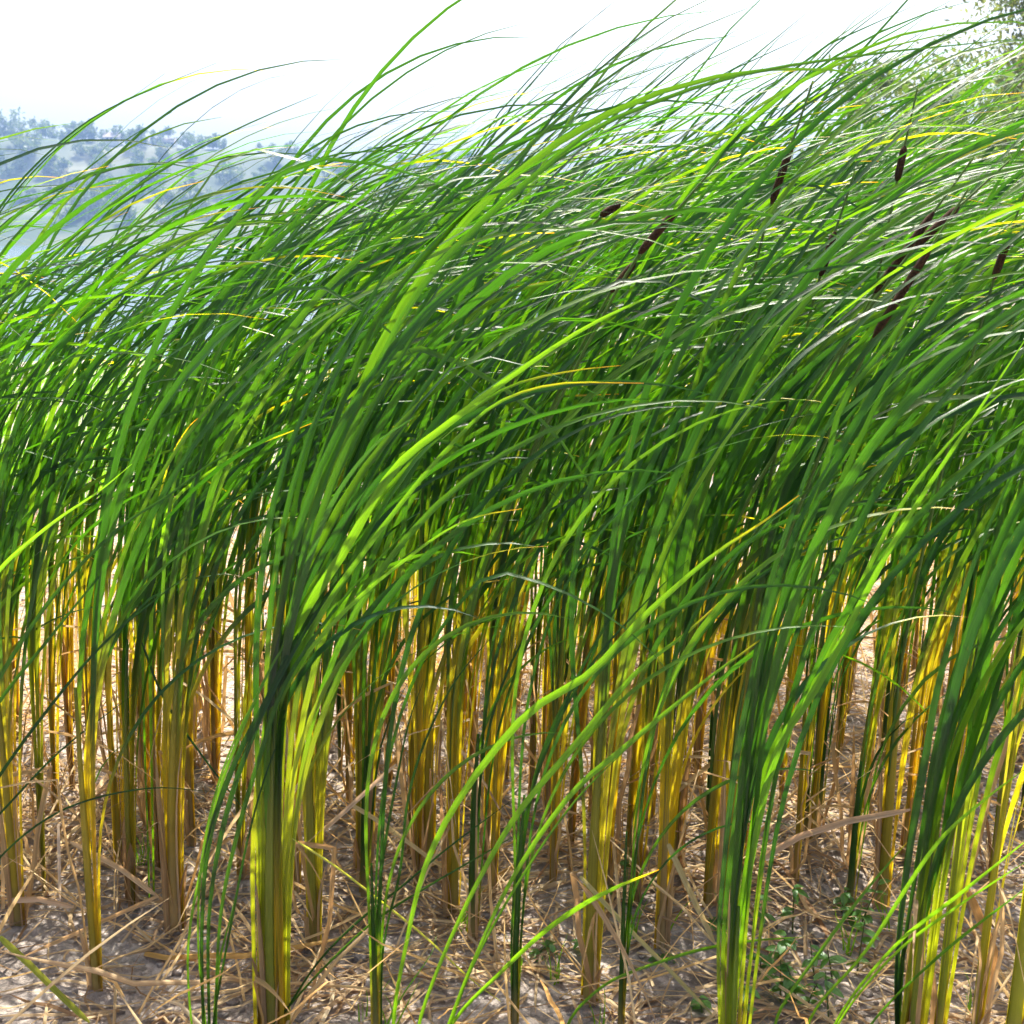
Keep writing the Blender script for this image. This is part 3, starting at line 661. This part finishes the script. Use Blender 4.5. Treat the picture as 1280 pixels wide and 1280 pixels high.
# ------------------------------------------------------------------ straw and ground litter
def straw_geo(x, y, L, w, az, lift=0.0, bend=0.0, n=7, c=None):
    t = np.linspace(-.5, .5, n); a = az + bend * t
    X = x + np.cumsum(np.cos(a)) * L / n; Yy = y + np.cumsum(np.sin(a)) * L / n
    Z = ground_z(X, Yy) + 0.006 + lift * (t + .5) + np.abs(rng.normal(0, .004, n))
    P = np.stack([X, Yy, Z], 1); d = np.gradient(P, axis=0); d /= np.linalg.norm(d, axis=1)[:, None]
    sd_ = np.cross(d, np.array((random.gauss(0, .4), random.gauss(0, .4), 1.0)))
    if c is None: c = mixc(mixc(STRAW, TAN, random.random()), BROWN, random.random() ** 2 * .9)
    return blade_geo(P, sd_, w * np.clip(np.minimum((1.02 - (t + .5)) * 3, 1), .1, 1), np.full(n, random.uniform(.1, .7)), np.tile(c, (n, 1)), 3)
def litter_xy(far=1.0):
    y = 1.55 + 5.2 * random.random() ** far; half = math.tan(R(FOV / 2)) * (y * CP + 1.4 * SP) + .2
    return random.uniform(-half, half), y
sl = Soup()
for k in range(17000):
    x, y = litter_xy(.8)
    if vnoise(np.array(x * 3.1), np.array(y * 3.1)) < random.uniform(-.5, .25): continue
    sl.add(*straw_geo(x, y, random.uniform(.05, .32), random.uniform(.002, .008), random.gauss(0, .9) + (math.pi if random.random() < .5 else 0), random.uniform(0, .05) if random.random() < .35 else 0, random.gauss(0, .9), 5))
for k in range(1500):      # long pale stalks leaning and lying among the stems
    x, y = litter_xy(.75)
    sl.add(*straw_geo(x, y, random.uniform(.22, .55), random.uniform(.003, .008), random.uniform(0, 6.28), random.choice((0.02, .1, .2, .3)) * random.uniform(.4, 1.2), random.gauss(0, .35), 6, c=mixc((.64, .50, .28), (.54, .35, .13), random.random())))
tag(sl.build('straw_litter', M['dry']), 'carpet of broken dry straw scattered over the mud', 'straw', kind='stuff')
for k in range(190):
    x, y = litter_xy(.9)
    fw, fc = random.choice((('cream', (.60, .50, .32)), ('tan', (.50, .36, .20)), ('tan', (.48, .34, .18)), ('brown', (.26, .15, .07)), ('ochre', (.46, .28, .08))))
    V, Fc, C, U = straw_geo(0 + x, y, random.uniform(.25, .6), random.uniform(.007, .014), random.gauss(.2, .9) + (math.pi if random.random() < .5 else 0), random.uniform(0, .16) if random.random() < .5 else .01, random.gauss(0, .8), 9, c=fc)
    org = V.mean(0); org[2] = V[:, 2].min()
    o = mesh_obj('fallen_dry_leaf', V - org, Fc, M['dry'], None, C, U); o.location = tuple(float(v) for v in org)
    tag(o, '%s dry leaf fallen on mud, %s, %s' % (fw, row(y), where(x, y).replace('straight behind', 'close to')), 'dry leaf', 'fallen dry leaves on the mud')
def px_straw(pix, wpx, base_px, label, c=STRAW, face=1.3, name='broken_dry_leaf'):
    Y = float(on_ground(*base_px)[1]); pts = [on_y(a, b, Y) for a, b in pix]
    for p in pts: p[2] = max(p[2], float(ground_z(p[0], p[1])) + .005)
    # corners stay sharp: resample straight between the kinks
    P = np.concatenate([np.linspace(pts[i], pts[i + 1], 5, endpoint=False) for i in range(len(pts) - 1)] + [[pts[-1]]])
    d = np.gradient(P, axis=0); d /= np.linalg.norm(d, axis=1)[:, None]; n = len(P)
    V, Fc, C, U = blade_geo(P, side_from(d, np.full(n, face)), wpx * m_per_px(Y) * np.interp(np.linspace(0, 1, n), [0, .08, .9, 1], [.6, 1, .9, .3]), np.full(n, .5), np.tile(np.asarray(c), (n, 1)), 3)
    org = V[V[:, 2].argmin()].copy()
    o = mesh_obj(name, V - org, Fc, M['dry'], None, C, U); o.location = tuple(float(v) for v in org)
    return tag(o, label, 'dry leaf')
px_straw([(345, 1255), (352, 1150), (362, 1058), (375, 1054), (418, 1060), (412, 1150), (385, 1275)], 7, (345, 1262), 'tan dry leaf folded into an upside-down U beside the thick bundle', (.50, .34, .17))
px_straw([(388, 1052), (430, 1015), (495, 955)], 6, (392, 1168), 'pale rigid straw slanting up from the folded dry leaf', (.55, .44, .33))
px_straw([(948, 1075), (1000, 1045), (1060, 1026), (1138, 1012)], 9, (1010, 1140), 'long pale tan dry leaf bridging the striped fan and the heavy clump', (.60, .46, .33))
px_straw([(88, 1052), (150, 1085), (196, 1120), (120, 1155), (30, 1195)], 7, (30, 1197), 'sharply folded pale straw lying in front of the straight yellow stem', (.55, .42, .26))
px_straw([(15, 1125), (50, 1124), (92, 1134)], 8, (60, 1150), 'short rolled pale leaf scrap against the torn-sheath stem', (.62, .48, .32))
px_straw([(725, 1095), (775, 1150), (825, 1200), (890, 1268)], 6, (890, 1270), 'greenish straw slanting down to the mud left of the striped fan', (.42, .42, .20))
px_straw([(835, 1055), (860, 1110), (893, 1178)], 8, (900, 1200), 'broad bleached leaf piece leaning on the lime stem', (.50, .46, .25))
px_straw([(438, 1005), (480, 1030), (540, 1075), (600, 1110)], 6, (600, 1120), 'cream straw slanting down between the dark shoots', (.62, .55, .30))
px_straw([(1210, 1115), (1242, 1190), (1235, 1235), (1216, 1290)], 13, (1216, 1300), 'wide brown dead leaf folded at the foot of the bright yellow stem', (.38, .24, .11))
px_straw([(0, 1171), (37, 1205), (75, 1243), (112, 1278)], 9, (112, 1282), 'fallen yellow-green leaf lying slanted on bare mud', (.26, .33, .05), name='fallen_green_leaf')
px_straw([(73, 1030), (75, 1130)], 4, (75, 1132), 'white papery leaf scrap hanging near the yellow stems', (.7, .66, .6))

# mud clods
cl = Soup()
def clod(x, y, r):
    a = rng.normal(0, 1, (8, 3)); base = np.array([(-1,-1,-1),(1,-1,-1),(1,1,-1),(-1,1,-1),(-1,-1,1),(1,-1,1),(1,1,1),(-1,1,1)], float) * .6
    V = (base + a * .16) * r * np.array((1, 1, .6)); c, s_ = math.cos(x * 99), math.sin(x * 99)
    V = np.stack([V[:, 0] * c - V[:, 1] * s_ + x, V[:, 0] * s_ + V[:, 1] * c + y, V[:, 2] + float(ground_z(x, y)) + r * .15], 1)
    cl.add(V, np.array([(0,3,2,1),(4,5,6,7),(0,1,5,4),(1,2,6,5),(2,3,7,6),(3,0,4,7)]))
for k in range(2600):
    x, y = litter_xy(1.0); clod(x, y, random.uniform(.004, .012) if random.random() < .9 else random.uniform(.012, .022))
tag(cl.build('mud_crumbs', M['clod']), 'crumbs and clods of dry grey mud on the ground', 'mud', kind='stuff')

# ------------------------------------------------------------------ weeds and grass seedlings
def weed(x, y, h, label, group):
    z0 = float(ground_z(x, y)); root = tag(empty('weed_plant', (x, y, z0)), label, 'weed', group)
    top = np.array((random.gauss(0, .02), random.gauss(0, .02), h)); P = catmull([np.array((0, 0, -.01)), top * .5, top], 5)
    V, Fc, C, U = tube_geo(P, np.linspace(.0022, .001, 5), np.tile(np.array((.12, .16, .05)), (5, 1)), 5); mesh_obj('stem', V, Fc, M['stem'], root, C, U)
    for k in range(random.randint(6, 10)):
        f = random.uniform(.25, 1); b = top * f; a = k * 2.4 + random.random() * .5; L = random.uniform(.018, .036)
        e = np.array((math.cos(a), math.sin(a), random.uniform(-.1, .5)))
        n = 6; t = np.linspace(0, 1, n); Q = b + e * L * t[:, None] + np.array((0, 0, -.014))[None, :] * (t ** 2)[:, None]
        sd_ = np.tile(np.array((-math.sin(a), math.cos(a), random.gauss(0, .15))), (n, 1))
        g = mixc((.07, .17, .05), (.10, .22, .07), random.random())
        V, Fc, C, U = blade_geo(Q, sd_, L * .55 * np.sin(np.pi * np.clip(t * .93 + .05, 0, 1)) ** .8 + .0006, np.full(n, .25), np.tile(g, (n, 1)), 3)
        mesh_obj('leaf', V, Fc, M['leaf'], root, C, U)
for k in range(16):
    p = on_ground(random.uniform(935, 1075), random.uniform(1105, 1275)); weed(p[0], p[1], random.uniform(.04, .13), 'small broad-leaved weed growing by the striped fan', 'broad-leaved weeds by the striped fan')
for k in range(7):
    p = on_ground(random.uniform(640, 900), random.uniform(1080, 1275)); weed(p[0], p[1], random.uniform(.02, .05), 'tiny broad-leaved weed seedling on open mud', 'weed seedlings on open mud')
for (px, py) in [(790, 1170), (832, 1165), (690, 1225), (745, 1290), (172, 1085), (185, 1075), (1108, 1150), (455, 1270), (480, 1290), (1060, 1180), (1210, 1255), (1150, 1150), (640, 1215), (575, 1165), (900, 1160)]:
    p = on_ground(px, py); z0 = float(ground_z(p[0], p[1]))
    root = tag(empty('grass_tuft', (p[0], p[1], z0)), 'tiny bright green grass tuft sprouting from the mud', 'grass', 'grass tufts on the mud')
    for k in range(random.randint(3, 6)):
        L = random.uniform(.05, .13); ph = random.uniform(0, 6.28)
        P, d, s = wind_path((random.gauss(0, .006), random.gauss(0, .006), -.01), L, (math.cos(ph), math.sin(ph)), 0, random.uniform(.1, .5), .5, .02, ph, 6)
        V, Fc, C, U = blade_geo(P, side_from(d, np.full(6, random.uniform(.3, 2))), .0045 * np.linspace(1, .15, 6), np.full(6, .3), np.tile(np.array((.12, .26, .02)), (6, 1)), 3)
        mesh_obj('blade', V, Fc, M['leaf'], root, C, U)
# ground cover on the open bank behind the stand and along the shore
gs = Soup()
def tuft(x, y, n, h, c1, c2, w=.006):
    z0 = float(ground_z(x, y))
    for k in range(n):
        L = h * random.uniform(.5, 1.2); ph = random.uniform(0, 6.28)
        P, d, s = wind_path((x + random.gauss(0, .05), y + random.gauss(0, .05), z0 - .01), L, (math.cos(ph), math.sin(ph)), .1, .1, 1.0, L * .2, random.gauss(0, .5), 5)
        gs.add(*blade_geo(P, side_from(d, np.full(5, random.uniform(0, 3))), w * np.array((1, 1, .9, .6, .1)), np.full(5, .3), np.tile(mixc(c1, c2, random.random()), (5, 1)), 3))
for k in range(420):     # bright green growth on the lakeward side
    y = random.uniform(6.2, 14); x = random.uniform(-.52 * y - .3, -.18 * y); tuft(x, y, 6, random.uniform(.2, .7), (.06, .17, .02), (.11, .24, .03), .010)
for k in range(300):     # weeds behind the stand
    y = random.uniform(7.5, 15); x = random.uniform(-.2 * y, .5 * y); tuft(x, y, 5, random.uniform(.1, .35), (.07, .17, .02), (.25, .22, .07), .009)
tag(gs.build('shore_grass', M['leaf']), 'low green grass and weeds on the bank behind the stand', 'grass', kind='stuff')

# a clump of dead reeds behind the stand
c0 = on_ground(762, 655); z0 = float(ground_z(c0[0], c0[1] + .3))
root = tag(empty('dead_reed_clump', (c0[0], c0[1] + .3, z0)), 'pale brown clump of dead reeds standing behind the green stand', 'dead reeds')
for k in range(26):
    L = random.uniform(.7, 1.15); ph = random.uniform(0, 6.28)
    P, d, s = wind_path((random.gauss(0, .07), random.gauss(0, .07), -.01), L, (math.cos(ph), math.sin(ph)), .12, random.uniform(0, .15), random.uniform(.1, .6), .3, random.gauss(0, .4), 8)
    V, Fc, C, U = blade_geo(P, side_from(d, np.full(8, random.uniform(0, 3))), leaf_width(s, L, .014), np.full(8, .4), np.tile(mixc(STRAW, BROWN, random.random()), (8, 1)), 3)
    mesh_obj('dead_leaf', V, Fc, M['dry'], root, C, U)

# crumpled litter behind the stems
lp = on_ground(756, 652); lz = float(ground_z(lp[0], lp[1]))
root = tag(empty('plastic_litter', (lp[0], lp[1], lz)), 'small crumpled blue and white plastic litter on the bare ground', 'litter')
t = np.linspace(0, 1, 12); Pb = np.stack([t * .16 - .08, t * .02, np.full(12, .036)], 1)
rb = .034 * np.interp(t, [0, .04, .2, .45, .55, .72, .86, 1], [.6, .95, 1, .85, 1, .95, .45, .4])
V, Fc, C, U = tube_geo(Pb, rb, np.ones((12, 3)), 12); V += rng.normal(0, .0025, V.shape); mesh_obj('body', V, Fc, M['plastic_white'], root)
V, Fc, C, U = tube_geo(Pb[3:7], rb[3:7] * 1.06, np.ones((4, 3)), 12); V += rng.normal(0, .0015, V.shape); mesh_obj('wrap', V, Fc, M['plastic_blue'], root)

# ------------------------------------------------------------------ trees and shrubs
def tree_meshes(h, cr, nclump, nleaf, leaf, trunk_r, c1, c2, flat=1.0, low=0.25, seed=0):
    rg = np.random.default_rng(seed); tr = Soup()
    z = np.linspace(-.1, h * .8, 8); P = np.stack([np.cumsum(rg.normal(0, .02 * h, 8)) * .5, np.cumsum(rg.normal(0, .02 * h, 8)) * .5, z], 1)
    tr.add(*tube_geo(P, trunk_r * np.linspace(1, .18, 8), np.tile((.1, .07, .05), (8, 1)), 7)[:2])
    cen = []
    for k in range(nclump):
        f = rg.uniform(low, 1); a = rg.uniform(0, 6.28); prof = math.sin(math.pi * min(1, (f - low * .7) / (1.06 - low * .7))) ** .7
        rr = cr * prof * rg.uniform(.35, 1) ** .6
        c = np.array((math.cos(a) * rr, math.sin(a) * rr * flat, h * f)); cen.append(c)
        i = min(7, int(f * .7 * 7)); b = P[i]
        mid = (b + c) / 2 + np.array((0, 0, -.04 * h)) ; Q = catmull([b, mid, c], 5)
        tr.add(*tube_geo(Q, trunk_r * np.linspace(.3, .05, 5), np.tile((.1, .07, .05), (5, 1)), 5)[:2])
    cen = np.array(cen); idx = rg.integers(0, nclump, nleaf)
    pos = cen[idx] + rg.normal(0, cr * .17, (nleaf, 3)) * np.array((1, 1, .75))
    u = rg.normal(0, 1, (nleaf, 3)); u /= np.linalg.norm(u, axis=1)[:, None]; v = np.cross(u, rg.normal(0, 1, (nleaf, 3))); v /= np.linalg.norm(v, axis=1)[:, None]
    sz = leaf * rg.uniform(.6, 1.3, nleaf)[:, None]
    V = np.stack([pos - u * sz, pos + v * sz * .45, pos + u * sz, pos - v * sz * .45], 1).reshape(-1, 3)
    Fc = np.arange(nleaf * 4).reshape(-1, 4)
    C = np.repeat(mixc(c1, c2, (rg.random(nclump)[idx] * .6 + rg.random(nleaf) * .4)), 4, 0)
    U = np.repeat(rg.random((nleaf, 3)) * 9, 4, 0)
    return tr, (V, Fc, C, U)
def tree(name, loc, label, cat='tree', group=None, **kw):
    tr, (V, Fc, C, U) = tree_meshes(**kw)
    root = tag(empty(name, loc), label, cat, group)
    tr.build('trunk', M['bark'], root); mesh_obj('crown', V, Fc, M['tree'], root, C, U, smooth=False)
    return root
def at_ground_dist(px, Y): x = on_y(px, 300, Y)[0]; return (x, Y, float(ground_z(x, Y)) - .05)
tree('leafy_tree', at_ground_dist(1375, 29), 'tall grey-green leafy tree rising above the bent reeds', h=11, cr=2.8, nclump=80, nleaf=34000, leaf=.075, trunk_r=.2, c1=(.055, .085, .045), c2=(.11, .15, .08), low=.12, seed=3)
tree('willow_shrub', at_ground_dist(1215, 27), 'rounded grey-green shrub at the foot of the leafy tree', 'shrub', h=4.6, cr=2.2, nclump=40, nleaf=9000, leaf=.07, trunk_r=.10, c1=(.06, .09, .05), c2=(.11, .15, .08), low=.08, seed=4)
tree('young_tree', at_ground_dist(1063, 25), 'thin sparse young tree poking above the reed tops', h=4.4, cr=0.9, nclump=18, nleaf=1800, leaf=.07, trunk_r=.07, c1=(.05, .09, .04), c2=(.09, .14, .06), low=.2, seed=5)
tree('young_tree', at_ground_dist(1105, 29), 'low twiggy shrub between the sparse young tree and the rounded shrub', 'shrub', h=4.6, cr=1.3, nclump=18, nleaf=2600, leaf=.07, trunk_r=.06, c1=(.05, .09, .04), c2=(.09, .14, .06), low=.1, seed=6)
# bank shrubs behind the stand, right half
for k, (px, Y, h, cr) in enumerate([(870, 30, 3.0, 2.2), (980, 26, 2.8, 2.0), (1240, 19, 3.2, 1.9), (1090, 20, 2.5, 1.7)]):
    tree('bank_shrub', at_ground_dist(px, Y), 'dense green shrub on the bank, mostly hidden behind the reed stand', 'shrub', 'shrubs on the bank', h=h, cr=cr, nclump=26, nleaf=4000, leaf=.08, trunk_r=.07, c1=(.04, .09, .03), c2=(.08, .15, .05), low=.08, seed=20 + k)

# far hillside: trees along the ridge and on the slope, a few houses
protos = [tree_meshes(h=10, cr=4.2 + k * .5, nclump=18, nleaf=700, leaf=.75, trunk_r=.3, c1=(.035, .06, .025), c2=(.07, .11, .04), low=.16, seed=40 + k) for k in range(4)]
pm = []
for tr, (V, Fc, C, U) in protos:
    a = tr.build('trunk', M['bark']); b = mesh_obj('crown', V, Fc, M['tree'], None, C, U, smooth=False); pm.append((a.data, b.data))
    bpy.data.objects.remove(a); bpy.data.objects.remove(b)
def hill_tree(px, Y, sc, label, group):
    x = on_y(px, 300, Y)[0]; z = float(hill_z(np.array(x), np.array(float(Y)))) - .3
    root = tag(empty('hill_tree', (x, Y, z)), label, 'tree', group); ta, cr_ = random.choice(pm)
    root.scale = (sc * random.uniform(.9, 1.2), sc, sc * random.uniform(.85, 1.15)); root.rotation_euler = (0, 0, random.uniform(0, 6.28))
    for nm, dta in (('trunk', ta), ('crown', cr_)):
        o = bpy.data.objects.new(nm, dta); COL.objects.link(o); o.parent = root
def hill_where(px):
    if px < 40: return 'by the tallest round tree'
    if px < 135: return 'around the small pointed tree'
    if px < 230: return 'near the houses'
    return 'where the ridge falls away past the houses'
hill_tree(17, 520, 1.15, 'tallest round hazy tree on the far ridge', None)
hill_tree(75, 522, .8, 'small pointed hazy tree on the far ridge left of the houses', None)
hill_tree(203, 520, .75, 'small round tree on the far ridge right of the houses', None)
for px in [-40, -22, 2, 32, 45, 58, 95, 108, 122, 140, 160, 172, 183, 216, 250, 285, 330, 372, 398, 430, 470, 505, 540, 556, 590, 640, 690]:
    hill_tree(px + random.uniform(-4, 4), random.uniform(512, 526), random.uniform(.5, .85), 'hazy ridge tree of the far hill, %s' % hill_where(px), 'trees along the far ridge')
for k in range(80):
    px = random.uniform(-60, 520); Y = random.uniform(430, 512)
    px *= (0.6 if random.random() < .5 else 1); sc_ = random.uniform(.4, .95)
    hill_tree(px, Y, sc_, 'hazy %s on the far slope, %s' % ('bush' if sc_ < .6 else 'tree', hill_where(px)), 'trees on the far slope')
def house(px, Y, w_, d_, h_, label):
    x = on_y(px, 300, Y)[0]; z = float(hill_z(np.array(x), np.array(float(Y)))) - .2
    root = tag(empty('hill_house', (x, Y, z)), label, 'house')
    a, b = w_ / 2, d_ / 2
    V = [(-a,-b,-1),(a,-b,-1),(a,b,-1),(-a,b,-1),(-a,-b,h_),(a,-b,h_),(a,b,h_),(-a,b,h_),(-a,0,h_+d_*.35),(a,0,h_+d_*.35)]
    mesh_obj('wall', V, [(0,1,5,4),(1,2,6,9,5),(2,3,7,6),(3,0,4,8,7)], M['plaster'], root, smooth=False)
    e = .4; V = []
    for dz in (.02, .25):
        V += [(-a-e,-b-e,h_-e*.7+dz),(a+e,-b-e,h_-e*.7+dz),(a+e,0,h_+d_*.35+dz),(-a-e,0,h_+d_*.35+dz),(a+e,b+e,h_-e*.7+dz),(-a-e,b+e,h_-e*.7+dz)]
    mesh_obj('roof', V, [(6,7,8,9),(9,8,10,11),(0,3,2,1),(3,5,4,2),(0,1,7,6),(5,11,10,4),(1,2,8,7),(2,4,10,8),(0,6,9,3),(3,9,11,5)], M['roof'], root, smooth=False)
    for q in (-.55, 0, .55):
        V = [(q*a-.6,-b-.05,1),(q*a+.6,-b-.05,1),(q*a+.6,-b-.05,2.3),(q*a-.6,-b-.05,2.3),(q*a-.6,-b+.02,1),(q*a+.6,-b+.02,1),(q*a+.6,-b+.02,2.3),(q*a-.6,-b+.02,2.3)]
        mesh_obj('window', V, [(0,1,2,3),(1,5,6,2),(4,0,3,7),(3,2,6,7),(0,4,5,1)], M['glass'], root, smooth=False)
house(150, 516, 6, 5, 2.6, 'pale little house on the far ridge beside the pointed tree')
house(186, 516, 6, 5, 2.4, 'low pale house on the far ridge near the small round tree')
house(219, 518, 5, 4, 2.4, 'end house on the far ridge, furthest along the falling slope')

# ------------------------------------------------------------------ haze
hb = mesh_obj('haze', [(-870,-70,-4),(870,-70,-4),(870,960,-4),(-870,960,-4),(-870,-70,95),(870,-70,95),(870,960,95),(-870,960,95)],
              [(0,3,2,1),(4,5,6,7),(0,1,5,4),(1,2,6,5),(2,3,7,6),(3,0,4,7)], None, smooth=False)
m, t_, out = new_mat('summer_haze'); pv = N(t_, 'ShaderNodeVolumePrincipled')
pv.inputs['Color'].default_value = (0.36, 0.58, 1.0, 1); pv.inputs['Density'].default_value = 0.0005; pv.inputs['Anisotropy'].default_value = 0.3
t_.links.new(pv.outputs[0], out.inputs['Volume']); hb.data.materials.append(m)
tag(hb, 'thin pale summer haze over the lake and hill', 'haze', kind='stuff')
print('plants', cnt, 'objects', len(bpy.data.objects))
